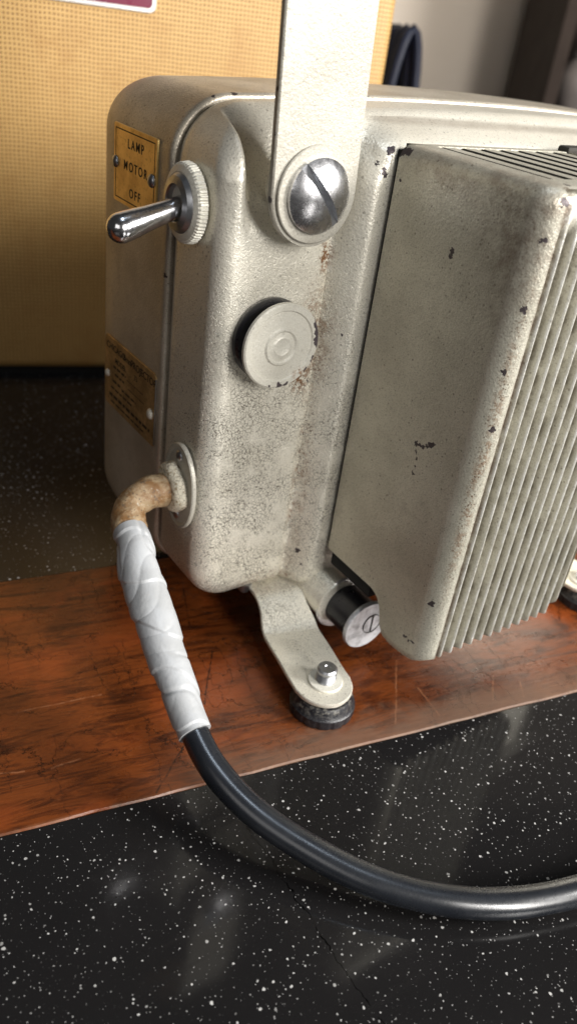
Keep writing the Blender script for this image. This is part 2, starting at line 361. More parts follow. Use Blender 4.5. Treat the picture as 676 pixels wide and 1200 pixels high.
def tube(path, rad, n=24, mod=None):
    rings = []; prev = None; L = 0
    for i, p in enumerate(path):
        t = (path[min(i + 1, len(path) - 1)] - path[max(i - 1, 0)]).normalized()
        if prev is None: u = t.orthogonal().normalized()
        else: u = (prev - t * prev.dot(t)).normalized()
        prev = u; v = t.cross(u)
        if i: L += (p - path[i - 1]).length
        ring = []
        for j in range(n):
            a = 2 * PI * j / n
            r = rad(i / (len(path) - 1)) if callable(rad) else rad
            if mod: r *= mod(a, L, i / (len(path) - 1))
            ring.append(p + u * math.cos(a) * r + v * math.sin(a) * r)
        rings.append(ring)
    return loft(rings, True, True, True)
def shift(me, loc):
    me.transform(Matrix.Translation(-Vector(loc))); return me
def sstep(a, b, x):
    t = min(1, max(0, (x - a) / (b - a))); return t * t * (3 - 2 * t)
# ------------------------------------------------------------------ table
ang = math.atan2(-.2897, .9571)
def slab(name, corners, z, th, mat, label=None):
    V = [(x, y, z) for x, y in corners] + [(x, y, z - th) for x, y in corners]
    n = len(corners); F = [tuple(range(n)), tuple(range(2 * n - 1, n - 1, -1))] + [(i, (i + 1) % n, n + (i + 1) % n, n + i) for i in range(n)]
    me = mesh(V, F); o = link(name, me, mat, smooth=False); tag(o, kind='structure'); return o
# wood strip edges: front line through (.05,.2213)-(.3491,.1639); back line through (.1007,.3849)-(.1958,.3687)
fx = lambda x: .2213 - (x - .05) * (.0574 / .2991)
bx_ = lambda x: .3849 - (x - .1007) * (.0162 / .0951)
XA, XB = -1.2, 1.9
g = .0006
slab('table_front_panel', [(XA, -.9), (XB, -.9), (XB, fx(XB) - g), (XA, fx(XA) - g)], 0, .02, M['laminate'])
slab('table_rear_panel', [(XA, bx_(XA) + g), (XB, bx_(XB) + g), (XB, 1.75), (XA, 1.75)], 0, .02, M['laminate'])
slab('table_base', [(XA, -.9), (XB, -.9), (XB, 1.75), (XA, 1.75)], -.0215, .01, M['darkwood'])
# strip built in its own frame so that its grain runs along it
th_s = math.atan2(-.0574, .2991)
Rz = Matrix.Rotation(-th_s, 4, 'Z'); o0 = Vector((.05, .2213, 0))
pts = []
for x, y in [(XA, fx(XA)), (XB, fx(XB)), (XB, bx_(XB)), (XA, bx_(XA))]:
    pts.append((Rz @ (Vector((x, y, 0)) - o0)))
V = []; nseg = 260
rings = []
for i in range(nseg + 1):
    t = i / nseg
    a = pts[0].lerp(pts[1], t); b = pts[3].lerp(pts[2], t)
    j = .0005 * (math.sin(i * 1.7) * .4 + random.uniform(-.5, .5))
    a = a + Vector((0, j, 0))
    rings.append([(a.x, a.y, -.018), (a.x, a.y, -.0002), (a.x, a.y + .0006, .0007), (b.x, b.y - .0006, .0007), (b.x, b.y, -.0002), (b.x, b.y, -.018)])
strip = link('wood_strip', loft(rings, True, True, True), M['wood'], smooth=False)
strip.location = o0; strip.rotation_euler = (0, 0, th_s); tag(strip, kind='structure')
# ------------------------------------------------------------------ projector
PL = (.30, .35, 0)
proj = empty('film_projector', PL)
tag(proj, 'vintage cream-grey metal film projector with a toggle switch and ribbed lamp house', 'projector')
def part(name, me, mat, parent=None, **k):
    """me is in world coordinates; parent either the projector or one of its parts (all share its origin)"""
    shift(me, PL); return link(name, me, mat, parent or proj, **k)
for k in ('front', 'rear', 'cover', 'strap', 'knobpaint'):   # object coords are relative to PL: offset them back to world metres
    t = M[k].node_tree
    tc = [n for n in t.nodes if n.type == 'TEX_COORD'][0]
    add = t.nodes.new('ShaderNodeVectorMath'); add.operation = 'ADD'; add.inputs[1].default_value = PL
    outs = [l.to_socket for l in tc.outputs['Object'].links]
    for l in list(tc.outputs['Object'].links): t.links.remove(l)
    t.links.new(tc.outputs['Object'], add.inputs[0])
    for s_ in outs: t.links.new(add.outputs[0], s_)

xl, xr, zb, zt = .172, .52, .027, .271
def outline(step=.0012):
    """rounded rectangle (x,z) with outward normals, counter-clockwise"""
    cs = [(xr, zb, .03, -90), (xr, zt, .035, 0), (xl, zt, .026, 90), (xl, zb, .022, 180)]
    P = []
    for i, (cx, cz, r, a0) in enumerate(cs):
        ox = cx - r if cx == xr else cx + r; oz = cz - r if cz == zt else cz + r
        m = max(8, int(r * PI / 2 / step))
        for k in range(m + 1):
            a = math.radians(a0 + 90 * k / m); P.append((ox + r * math.cos(a), oz + r * math.sin(a), math.cos(a), math.sin(a)))
        nx = cs[(i + 1) % 4]; r2 = nx[2]
        ox2 = nx[0] - r2 if nx[0] == xr else nx[0] + r2; oz2 = nx[1] - r2 if nx[1] == zt else nx[1] + r2
        a2 = math.radians(nx[3]); e = (ox2 + r2 * math.cos(a2), oz2 + r2 * math.sin(a2)); b = P[-1]
        L = math.hypot(e[0] - b[0], e[1] - b[1]); m = int(L / step)
        for k in range(1, m): P.append((b[0] + (e[0] - b[0]) * k / m, b[1] + (e[1] - b[1]) * k / m, b[2], b[3]))
    return P
def crown(x, z):
    H = zt - zb; top = -.006 * ((x - .36) / .18) ** 2
    return z + top * max(0, (z - zb) / H) ** 2
OUT = outline()
def boss(x, z):
    # signed distance inside a region open to the right and bottom, with a rounded top-left corner
    R = .026; X0, Z1 = .2285, .2650
    dx = x - X0; dz = Z1 - z
    if dx < R and dz < R: d = R - math.hypot(R - dx, R - dz)
    else: d = min(dx, dz)
    wd = .0115 if dx < dz else .0075
    t = min(1, max(0, d / wd)); return .8 * math.sin(t * PI / 2) + .2 * sstep(0, 1, t) - .11 * math.exp(-(d / .0019) ** 2)
def P3(x, y, z, yfront=True):
    zz = crown(x, z)
    if yfront:
        w = 1 - sstep(.292, .325, y)
        b = boss(x, zz)
        # shallow raised rim beyond the boss so that the casting does not look machined
        y = y - .0122 * b * w
        rc_ = sstep(.1805, .1865, x) * (1 - sstep(.222, .232, x)) * sstep(.218, .262, zz) * (1 - sstep(.300, .329, y))
        y = y + .017 * rc_
    return (x, y, zz)
y0 = .288
def ring_at(inset, y, front=True):
    return [P3(x - nx * inset, y, z - nz * inset, front) for x, z, nx, nz in OUT]
rings = [ring_at(.005, .3312), ring_at(.0026, .3308), ring_at(.0018, .3300)]
for y in (.326, .321, .316, .311, .307): rings.append(ring_at(.0008, y))
for k in range(0, 13):
    a = PI / 2 * k / 12; ring = []
    for x, z, nx, nz in OUT:
        rf = .0095 + .009 * max(0, nz)
        ins = .0008 + rf * (1 - math.cos(a)); y = y0 + rf * (1 - math.sin(a))
        ring.append(P3(x - nx * ins, y, z - nz * ins))
    rings.append(ring)
zc = (zt + zb) / 2; hseg = (zt - zb) / 2
for k in range(1, 82):
    t = k / 82; ring = []
    for x, z, nx, nz in OUT:
        rf = .0095 + .009 * max(0, nz); ins = .0008 + rf
        px, pz = x - nx * ins, z - nz * ins
        sx = min(max(px, xl + hseg), xr - hseg)
        ring.append(P3(px + (sx - px) * t, y0, pz + (zc - pz) * t))
    rings.append(ring)
part('front_casing', loft(rings, doubles=0), M['front'], angle=60)
# rear casing
rings = [ring_at(.005, .3328, False), ring_at(.0014, .3320, False), ring_at(.0004, .3322, False), ring_at(-.0004, .3330, False), ring_at(-.0007, .3345, False), ring_at(-.0004, .338, False)]
for y in (.345, .36, .375): rings.append(ring_at(0, y, False))
for k in range(1, 17):
    a = PI / 2 * k / 16; ring = []
    for x, z, nx, nz in OUT:
        ins = .020 * (1 - math.cos(a)); ring.append((x - nx * ins, .388 + .040 * math.sin(a), crown(x - nx * ins, z - nz * ins)))
    rings.append(ring)
for t in (.2, .5, .999):
    ring = []
    for x, z, nx, nz in OUT:
        px, pz = x - nx * .02, z - nz * .02
        sx = min(max(px, xl + hseg), xr - hseg); ring.append((px + (sx - px) * t, .428, crown(px + (sx - px) * t, pz + (zc - pz) * t)))
    rings.append(ring)
part('rear_casing', loft(rings), M['rear'], angle=60)
# ---- lamp house cover
X0, X1, YF, YR = .2455, .352, .191, .2735
rc = .011
def plan(ins, ribamp):
    P = []
    def add(x, y, nx, ny): P.append((x, y, nx, ny))
    m = 80
    for k in range(m): add(X0, YR + (YF + rc - YR) * k / m, -1, 0)
    for k in range(15):
        a = PI + PI / 2 * k / 14; add(X0 + rc + rc * math.cos(a), YF + rc + rc * math.sin(a), math.cos(a), math.sin(a))
    m = 190; xa, xb = X0 + rc, X1 - rc
    for k in range(1, m): add(xa + (xb - xa) * k / m, YF, 0, -1)
    for k in range(15):
        a = -PI / 2 + PI / 2 * k / 14; add(X1 - rc + rc * math.cos(a), YF + rc + rc * math.sin(a), math.cos(a), math.sin(a))
    m = 80
    for k in range(1, m + 1): add(X1, YF + rc + (YR - YF - rc) * k / m, 1, 0)
    m = 40
    for k in range(1, m): add(X1 + (X0 - X1) * k / m, YR, 0, 1)
    out = []
    for x, y, nx, ny in P:
        if ny < -.9 and X0 + .0085 < x < X1 - .006:
            ph = (x - (X0 + .0085)) / .0071
            w = min(1, (x - X0 - .0085) / .0015)
            ridge = (.5 - .5 * math.cos(2 * PI * ph)) 
            y = y + ribamp * w * (1 - (1 - (1 - ridge)) ** .75 * 1.0) if False else y + ribamp * w * (1 - ridge ** 1.8)
        out.append((x - nx * ins, y - ny * ins, nx, ny))
    return out
base = plan(0, 0)
def zbot(x, y, ny):
    if y > YR - .0005 and X0 + .001 < x < X1 - .001: return .0555
    s = float(np.interp(y, [.1909, .198, .2051, .215, .2212, .2243, .2258, .2275, .2300, .2330, .2365, .28],
                           [.0395, .0362, .0345, .0336, .0346, .0385, .0440, .0490, .0522, .0540, .0550, .0555]))
    if y < .205: s += .020 * sstep(.331, .352, x) ** 2
    return s
rings = []
ZT = .2592; rt = .0065
nz_ = 60
def rib_at(z, zb_):
    return .0036 * (1 - sstep(.240, .2515, z)) * (1 if z > zb_ + .001 else .8)
pl = plan(0, 1.0)
def mkring(fn_z, ins):
    r = []
    for (bx, by, nx, ny), (rx, ry, _, _) in zip(base, pl):
        z = fn_z(bx, by, ny); amp = rib_at(z, zbot(bx, by, ny)); y = by + (ry - by) * amp
        r.append((bx - nx * ins, y - ny * ins, z))
    return r
rings.append(mkring(lambda x, y, ny: zbot(x, y, ny) + .0004, .0012))
rings.append(mkring(lambda x, y, ny: zbot(x, y, ny), .0004))
rings.append(mkring(lambda x, y, ny: zbot(x, y, ny) + .0006, 0))
for k in range(1, nz_ + 1):
    t = k / nz_; rings.append(mkring(lambda x, y, ny: (zbot(x, y, ny) + .0006) * (1 - t) + (ZT - rt) * t, 0))
for k in range(1, 9):
    a = PI / 2 * k / 8; ring = []
    for bx, by, nx, ny in base:
        f = 0 if ny > .5 else 1
        ring.append((bx - nx * rt * (1 - math.cos(a)) * f, by - ny * rt * (1 - math.cos(a)) * f, ZT - rt + rt * math.sin(a)))
    rings.append(ring)
sx0, sx1, sy0, sy1 = .2585, .343, .2055, .2665
last = rings[-1]
rings.append([((min(max(x, sx0), sx1)), (min(max(y, sy0), sy1)), ZT + .0003) for x, y, z in last])
rings.append([((min(max(x, sx0), sx1)), (min(max(y, sy0), sy1)), ZT - .004) for x, y, z in last])
me = loft(rings, doubles=1e-6)
cover = part('lamp_house_cover', me, M['cover'], angle=50)
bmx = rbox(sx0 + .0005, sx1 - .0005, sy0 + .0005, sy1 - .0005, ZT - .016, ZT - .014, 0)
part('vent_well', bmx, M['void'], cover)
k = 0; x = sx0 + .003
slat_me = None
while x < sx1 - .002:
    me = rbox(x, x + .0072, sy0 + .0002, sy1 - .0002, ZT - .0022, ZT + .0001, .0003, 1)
    o = part('vent_slat', me, [M['cover'], M['slot_shade_latch']], cover, angle=20)
    for p_ in o.data.polygons: p_.material_index = 1 if abs(p_.normal.x) > .3 else 0  # slat sides coloured dark to stand for shade in the slots
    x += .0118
part('gap_shade_plate', rbox(X0 + .0012, X1 - .0012, YR - .001, YR + .0027, .059, .2565, 0), M['void'], cover)  # black plate added so the gap behind the cover reads as shade
lt = part('latch', rbox(.3420, .366, .2655, .2725, .2585, .2618, .0012), M['slot_shade_latch'], cover)
# black bracket seen under the notch of the cover
part('bracket', rbox(.2475, .275, .238, .272, .046, .0565, .001), M['void'], cover)
# ---- locking knob under the cover
kb = part('locking_knob', lathe([(0, 0), (.0122, 0), (.0122, .020), (0, .020)], (.2535, .244, .0235), (0, 1, 0), 48), M['black'])
def disc(r, t, e=.0006): return [(0, 0), (r - e, 0), (r, e), (r, t - e), (r - e, t), (0, t)]
part('flange_disc', lathe(disc(.0165, .0018), (.2525, .262, .0240), (0, 1, 0), 64), M['silver'], kb)
part('boss_tube', lathe([(0, 0), (.0125, 0), (.013, .001), (.0135, .03), (0, .03)], (.249, .2615, .0262), (0, 1, 0), 48), M['front'], kb)
# cap with engraved circle and slot
prof = [(0, .0016), (.0006, 0), (.0056, 0), (.0065, 0), (.0142, -.0004), (.0148, .0005), (.0148, .0018), (.0142, .0024), (0, .0024)]
prof[0] = (0, 0)
part('cap_disc', lathe(prof, (.2535, .2405, .0235), (0, 1, 0), 64), M['cap'], kb)
part('slot_mark', rbox(.2567, .2572, .2400, .2406, .0174, .0292, 0), M['ink'], kb)
part('slot_ring', lathe([(.0057, -.0004), (.0061, -.0004), (.0061, .0003), (.0057, .0003), (.0057, -.0004)], (.2570, .2405, .0235), (0, 1, 0), 48), M['ink'], kb)
# ---- painted round knob
kc = (.2, y0, .1745)
kn = part('round_knob', lathe([(0, .001), (.0176, .001), (.0186, -.0005), (.0188, -.003), (.0180, -.0045), (.0150, -.0052), (.0142, -.010), (0, -.010)], kc, (0, 1, 0), 96), M['black'])
pr = [(0, -.0122), (.0032, -.0122), (.0040, -.0125), (.0046, -.0122), (.0066, -.0120), (.0074, -.0127), (.0082, -.0127), (.0090, -.0120), (.0158, -.0117), (.0164, -.0124), (.0188, -.0124), (.0195, -.0118), (.0196, -.0104), (.0190, -.0098), (0, -.0098)]
part('knob_face', lathe(pr, kc, (0, 1, 0), 96), M['knobpaint'], kn)
# ---- carrying strap
sw, sth = .0206, .0035
scx, scz = .2058, .2385; tilt = math.radians(-2.5)
yA = .2745
prof = []
for k in range(33):
    a = PI + PI * k / 32; prof.append((sw * math.cos(a), sw * math.sin(a)))
prof += [(sw, .02), (sw, .06), (sw, .12), (sw * 1, .2)]
side = prof
left = [(-sw, .2), (-sw, .12), (-sw, .06), (-sw, .02)]
poly = prof + left
ct, st = math.cos(tilt), math.sin(tilt)
def spt(x, z, y):
    # the strap bends back over the casing above the picture
    if z > .085: bend = ((z - .085) / .115) ** 2 * .06
    else: bend = 0
    return (scx + x * ct + z * st, y + bend, scz - x * st + z * ct - bend * .35)
def sring(e, y):
    out = []
    for x, z in poly:
        l = math.hypot(x, z) if z < 0 else abs(x)
        f = (l - e) / l if l else 1
        out.append((spt(x * f, z * (f if z < 0 else 1), y)))
    return out
n = len(poly)
# strip mesh: build as rows across for clean bending
zs = [-sw * math.cos(PI / 2 * k / 20) for k in range(20)] + [k * .004 for k in range(0, 50)]
V, F = [], []
rows = []
for z in zs:
    w = math.sqrt(max(0, sw * sw - z * z)) if z < 0 else sw
    w = max(w, .0002)
    row = []
    e = .0006
    for (fx_, yy) in ((-1, yA + e), (-1, yA + sth - e), (-(w - e) / w if w > e else -1, yA + sth), ((w - e) / w if w > e else 1, yA + sth), (1, yA + sth - e), (1, yA + e), ((w - e) / w if w > e else 1, yA), (-(w - e) / w if w > e else -1, yA)):
        row.append(spt(fx_ * w, z, yy))
    rows.append(row)
strap = part('carrying_strap', loft(rows, True, True, True), M['strap'], angle=30)
yW = yA - .0016
part('spacer', lathe([(0, 0), (.013, 0), (.013, .0135), (0, .0135)], (scx, yA + sth - .0005, scz), (0, 1, 0), 48), M['front'], strap)
part('washer', lathe([(.006, .0016), (.0186, .0016), (.0189, .0012), (.0189, .0004), (.0185, 0), (.006, 0)], (scx, yW, scz), (0, 1, 0), 96), M['strap'], strap)
# slotted dome screw
R = .0146; hd = .0052; sa = math.radians(40); w = .0016
us = [-R * math.cos(PI / 2 * k / 14) for k in range(14)]
us = [u for u in us if u < -w * 1.5] + [-w, -w * .98, 0, w * .98, w] + [-u for u in reversed([u for u in us if u < -w * 1.5])]
us = [-R * .9995] + us[1:-1] + [R * .9995]
ts = [-1 + 2 * k / 48 for k in range(49)]
rows = []
Rs = R / math.sin(2 * math.atan(hd / R)) if False else (R * R + hd * hd) / (2 * hd)
for u in us:
    row = []
    vmax = math.sqrt(R * R - u * u)
    for t in ts:
        v = math.sin(t * PI / 2) * vmax; rr = u * u + v * v
        h = math.sqrt(max(0, Rs * Rs - rr)) - (Rs - hd)
        h += .0016
        if abs(u) < w * .99: h = min(h - .0004, .0014)
        if t == ts[0]: row.append((scx + u * math.cos(sa) - v * math.sin(sa), yW, scz + u * math.sin(sa) + v * math.cos(sa)))
        row.append((scx + u * math.cos(sa) - v * math.sin(sa) * 1, yW - .0003 - h, scz + u * math.sin(sa) + v * math.cos(sa)))
    row.append((row[-1][0], yW, row[-1][2]))
    rows.append(row)
rows = [[(p[0], yW, p[2]) for p in rows[0]]] + rows + [[(p[0], yW, p[2]) for p in rows[-1]]]
part('screw', loft(rows, False), [M['chrome2'], M['steel']], strap, angle=28)
sc_me = [o for o in COL.objects if o.name == 'screw'][0].data
for p_ in sc_me.polygons:
    q_ = p_.center; du = (q_.x + PL[0] - scx) * math.cos(sa) + (q_.z + PL[2] - scz) * math.sin(sa)
    if abs(du) < w * 1.0: p_.material_index = 1  # slot faces get duller steel so the slot looks shaded
# ---- toggle switch (left face, x = xl)
tx = xl
sc_ = (tx, .3145, .2262)
def knurl(t, r, h): return 1 + (.018 * (1 if math.sin(t * 60) > 0 else -1) if r > .0150 else 0)
tsw = part('toggle_switch', lathe([(.0095, -.0052), (.0125, -.0056), (.0150, -.0048), (.0158, -.0040), (.0162, -.0008), (.0150, 0), (.0095, 0)], sc_, (1, 0, 0), 240, knurl), M['ivory'], angle=25)
part('switch_collar', lathe([(.0072, -.0075), (.0078, -.0082), (.0108, -.0075), (.0120, -.0058), (.0120, -.003), (.0072, -.003), (.0072, -.0075)], sc_, (1, 0, 0), 64), M['steel'], tsw)
part('switch_well', lathe([(0, -.0035), (.0085, -.0035), (.0085, -.002), (0, -.002)], sc_, (1, 0, 0), 48), M['void'], tsw)
tip = Vector((.1345, .3085, .2172)); root = Vector((.1705, .3145, .2262)); d = (tip - root); L = d.length
lp = [(0, 0), (.0042, .0005), (.0043, .010), (.0046, .014), (.0051, .022), (.0057, L - .010), (.0060, L - .004)]
for k in range(1, 9):
    a = PI / 2 * k / 8; lp.append((.0060 * math.cos(a), L - .004 + .0060 * math.sin(a)))
part('switch_lever', lathe(lp, root, d, 48), M['chrome'], tsw, angle=60)
# ---- plates with writing
def text_mesh(s, size, extr=.00006, space=1.0):
    cu = bpy.data.curves.new('writing', 'FONT'); cu.body = s; cu.size = size; cu.extrude = extr; cu.align_x = 'CENTER'; cu.align_y = 'CENTER'
    cu.space_character = space; cu.offset = size * .012
    o = bpy.data.objects.new('writing', cu); COL.objects.link(o)
    bpy.context.view_layer.update()
    me = bpy.data.meshes.new_from_object(o.evaluated_get(bpy.context.evaluated_depsgraph_get()))
    bpy.data.objects.remove(o); return me
def onleft(me, y, z, x, rot=0):
    # text plane: reading direction -Y, up Z, normal -X
    m = Matrix(((0, 0, -1, x), (-1, 0, 0, y), (0, 1, 0, z), (0, 0, 0, 1))) @ Matrix.Rotation(rot, 4, 'Z')
    me.transform(m); return me
def plate(ya, yb, za, zb_, x, r, t=.0009):
    """rounded plate on the left face, y from ya to yb"""
    cs = [(yb - r, zb_ - r, 0), (ya + r, zb_ - r, 90), (ya + r, za + r, 180), (yb - r, za + r, 270)]; P = []
    for cy, cz, a0 in cs:
        for k in range(7):
            a = math.radians(a0 + 15 * k); P.append((cy + r * math.cos(a), cz + r * math.sin(a)))
    my, mz = (ya + yb) / 2, (za + zb_) / 2
    def rg(e, xx): return [(xx, my + (y - my) * (1 - e / (yb - my)), mz + (z - mz) * (1 - e / (zb_ - mz))) for y, z in P]
    return loft([rg(0, x), rg(0, x - t + .0002), rg(.0002, x - t)], True, True, True)
def rivet(y, z, x, r, h, parent, mat='steel'):
    pr = [(r, 0)] + [(r * math.cos(PI / 2 * k / 6), -h * math.sin(PI / 2 * k / 6)) for k in range(1, 7)]
    part('rivet', lathe(pr, (x, y, z), (1, 0, 0), 20), M[mat], parent, angle=80)
def lines(name, segs, x, parent, th=.00006):
    V, F = [], []
    for (y1, z1, y2, z2, w) in segs:
        d = Vector((y2 - y1, z2 - z1)); nn = Vector((-d.y, d.x)).normalized() * w / 2; b = len(V)
        for sx in (0, -th):
            for (yy, zz) in ((y1 + nn.x, z1 + nn.y), (y2 + nn.x, z2 + nn.y), (y2 - nn.x, z2 - nn.y), (y1 - nn.x, z1 - nn.y)): V.append((x + sx, yy, zz))
        F += [(b, b + 1, b + 2, b + 3), (b + 7, b + 6, b + 5, b + 4)] + [(b + i, b + (i + 1) % 4, b + 4 + (i + 1) % 4, b + 4 + i) for i in range(4)]
    part(name, mesh(V, F), M['ink'], parent, smooth=False)
px_ = tx - .0001
ya, yb, za, zz_ = .3455, .3915, .2105, .2455
p1 = part('switch_plate', plate(ya, yb, za, zz_, px_, .001), M['brass'])
tx1 = px_ - .0009
b_ = .0022
lines('border_line', [(ya + b_, za + b_, yb - b_, za + b_, .0005), (ya + b_, zz_ - b_, yb - b_, zz_ - b_, .0005), (ya + b_, za + b_, ya + b_, zz_ - b_, .0005), (yb - b_, za + b_, yb - b_, zz_ - b_, .0005)], tx1, p1)
cy = (ya + yb) / 2
for s_, zz in (('LAMP', .2382), ('MOTOR', .2285), ('OFF', .2170)):
    part('lettering', onleft(text_mesh(s_, .0058, space=1.35), cy - .001, zz, tx1 - .00003), M['ink'], p1, smooth=False)
rivet(.3893, .2283, tx1, .0028, .0016, p1); rivet(.3500, .2275, tx1, .0030, .0018, p1)
ya, yb, za, zz_ = .3375, .4005, .0985, .139
p2 = part('name_plate', plate(ya, yb, za, zz_, px_ , .003), M['brass2'])
part('plate_rim', loft([[(tx1 + .0002, ya - .0003, za + .002), (tx1 + .0002, ya + .0003, za + .002), (tx1 - .0004, ya + .0002, za + .002), (tx1 - .0004, ya - .0003, za + .002)], [(tx1 + .0002, ya - .0003, zz_ - .002), (tx1 + .0002, ya + .0003, zz_ - .002), (tx1 - .0004, ya + .0002, zz_ - .002), (tx1 - .0004, ya - .0003, zz_ - .002)]], True, True, True), M['steel'], p2, smooth=False)
part('lettering', onleft(text_mesh('CHICAGO', .0052, space=1.0), .3860, .1337, tx1 - .00003), M['ink'], p2, smooth=False)
part('lettering', onleft(text_mesh('8mm', .0052), .3710, .1337, tx1 - .00003), M['ink'], p2, smooth=False)
part('lettering', onleft(text_mesh('PROJECTOR', .0056, space=1.0), .3522, .1337, tx1 - .00003), M['ink'], p2, smooth=False)
part('lettering', onleft(text_mesh('MODEL', .0042), .3800, .1275, tx1 - .00003), M['ink'], p2, smooth=False)
part('lettering', onleft(text_mesh('33', .0042), .3610, .1275, tx1 - .00003), M['ink'], p2, smooth=False)
rn = random.Random(3); segs = []
def words(yfrom, yto, z, h):
    y = yfrom
    while y > yto:
        l = rn.uniform(.0025, .006); segs.append((y, z, max(y - l, yto), z, h)); y -= l + .0012
words(.389, .373, .1235, .0013); words(.387, .375, .1195, .0012); segs.append((.372, .1225, .352, .1225, .0004)); segs.append((.370, .1180, .350, .1180, .0004))
words(.390, .380, .1150, .0014); words(.378, .360, .1140, .0011); words(.392, .364, .1105, .0011)
words(.394, .343, .1058, .0018); words(.392, .350, .1020, .0010)
lines('fine_print', segs, tx1, p2)
rivet(.3962, .1170, tx1, .0022, .0016, p2, 'ivory'); rivet(.3425, .1160, tx1, .0030, .0018, p2, 'ivory')
# ---- cord flange and power cord
fc = Vector((tx, .3075, .0925)); 
def oval(cy, cz, a, b, m=64): return [(cy + a * math.cos(2 * PI * k / m), cz + b * math.sin(2 * PI * k / m)) for k in range(m)]
def ovring(x, a, b, cy=fc.y, cz=fc.z): return [(x, y, z) for y, z in oval(cy, cz, a, b)]
fl = part('cord_flange', loft([ovring(tx, .0155, .0235), ovring(tx - .0016, .0155, .0235), ovring(tx - .0022, .0150, .0230), ovring(tx - .0022, .0138, .0218), ovring(tx - .0014, .0130, .0210)], True, True, True), M['strap'])
rivet(fc.y + .001, fc.z + .0165, tx - .0014, .0030, .0014, fl); rivet(fc.y + .001, fc.z - .0165, tx - .0014, .0030, .0014, fl)
def gm(t, r, h): return 1 + .05 * math.sin(t * 3 + 1) + .03 * math.sin(t * 7)
part('grommet', lathe([(.004, -.0062), (.0098, -.0064), (.0120, -.0052), (.0130, -.0030), (.0132, 0), (.004, 0)], (tx - .001, .3105, .0905), (1, 0, 0), 48, gm), M['grommet'], fl, angle=60)
cp = [(.176, .3115, .0885), (.163, .3115, .0895), (.1535, .3115, .0885), (.1465, .3100, .0850), (.1420, .3030, .0800), (.1394, .2904, .0755), (.1365, .2790, .0700), (.1345, .2640, .0630), (.1328, .2486, .0550), (.1318, .2304, .0450), (.1307, .2135, .0355),
      (.1312, .1918, .0275), (.1385, .1685, .0205), (.1528, .1444, .0145), (.1683, .1238, .0110), (.1888, .1051, .0090), (.2135, .0907, .0080), (.2422, .0807, .0078), (.2805, .0726, .0078), (.34, .075, .0078), (.42, .10, .0078), (.52, .15, .0078), (.64, .20, .0078)]
path = catmull(cp, 14)
i0, i1, i2 = 0, 14 * 4 + 13, 14 * 10 + 3
cord = part('power_cord', tube(path[i2 - 30:], lambda t: .0061 * (1 + .012 * math.sin(t * 37) + .008 * math.sin(t * 91)), 28), M['cable'], angle=80)
sl = part('cord_sleeve', tube(path[i0:i1 + 2], lambda t: (.0081 + .0004 * math.sin(t * 9)) * (1 - .22 * sstep(.84, .94, t)), 28, lambda a, L, t: 1 + .03 * math.sin(a * 3 + L * 300) + .02 * math.sin(a * 5 - L * 700)), M['sleeve'], cord, angle=80)
def tapemod(a, L, t):
    pitch = .0165 + .002 * math.sin(L * 60)
    ph = (L / .0235 + a / (2 * PI) + .10 * math.sin(a * 2 + L * 70) + .06 * math.sin(L * 190)) % 1.0
    step = .085 * (ph if ph < .94 else (1 - ph) / .06 * .94)
    c1 = math.sin(a * 1.0 - L * 260 + 1.8 * math.sin(L * 75 + a))
    c2 = math.sin(a * 2.0 + L * 210 + 1.6 * math.sin(L * 130 - a))
    c3 = math.sin(a * 3.0 - L * 420 + 1.3 * math.sin(L * 95 + 2 * a))
    wr = .048 * (abs(c1) ** .6 - .7) * (.5 + .5 * math.sin(L * 50)) - .08 * max(0, c2) ** 10 * max(0, math.sin(L * 85 + 1)) + .055 * math.sin(a + L * 48) * math.sin(L * 95) + .03 * math.sin(a * 2 + L * 60)
    return .98 + step + wr
part_path = []
sub = path[i1 - 8:i2 + 2]
dense = catmull([tuple(p) for p in sub[::3]] + [tuple(sub[-1])], 20)
part('tape_wrap', tube(dense, lambda t: .0082 + .0011 * math.sin(PI * min(1, t * 1.25)) - .0008 * sstep(.8, 1, t), 96, tapemod), M['tape'], cord, angle=50)
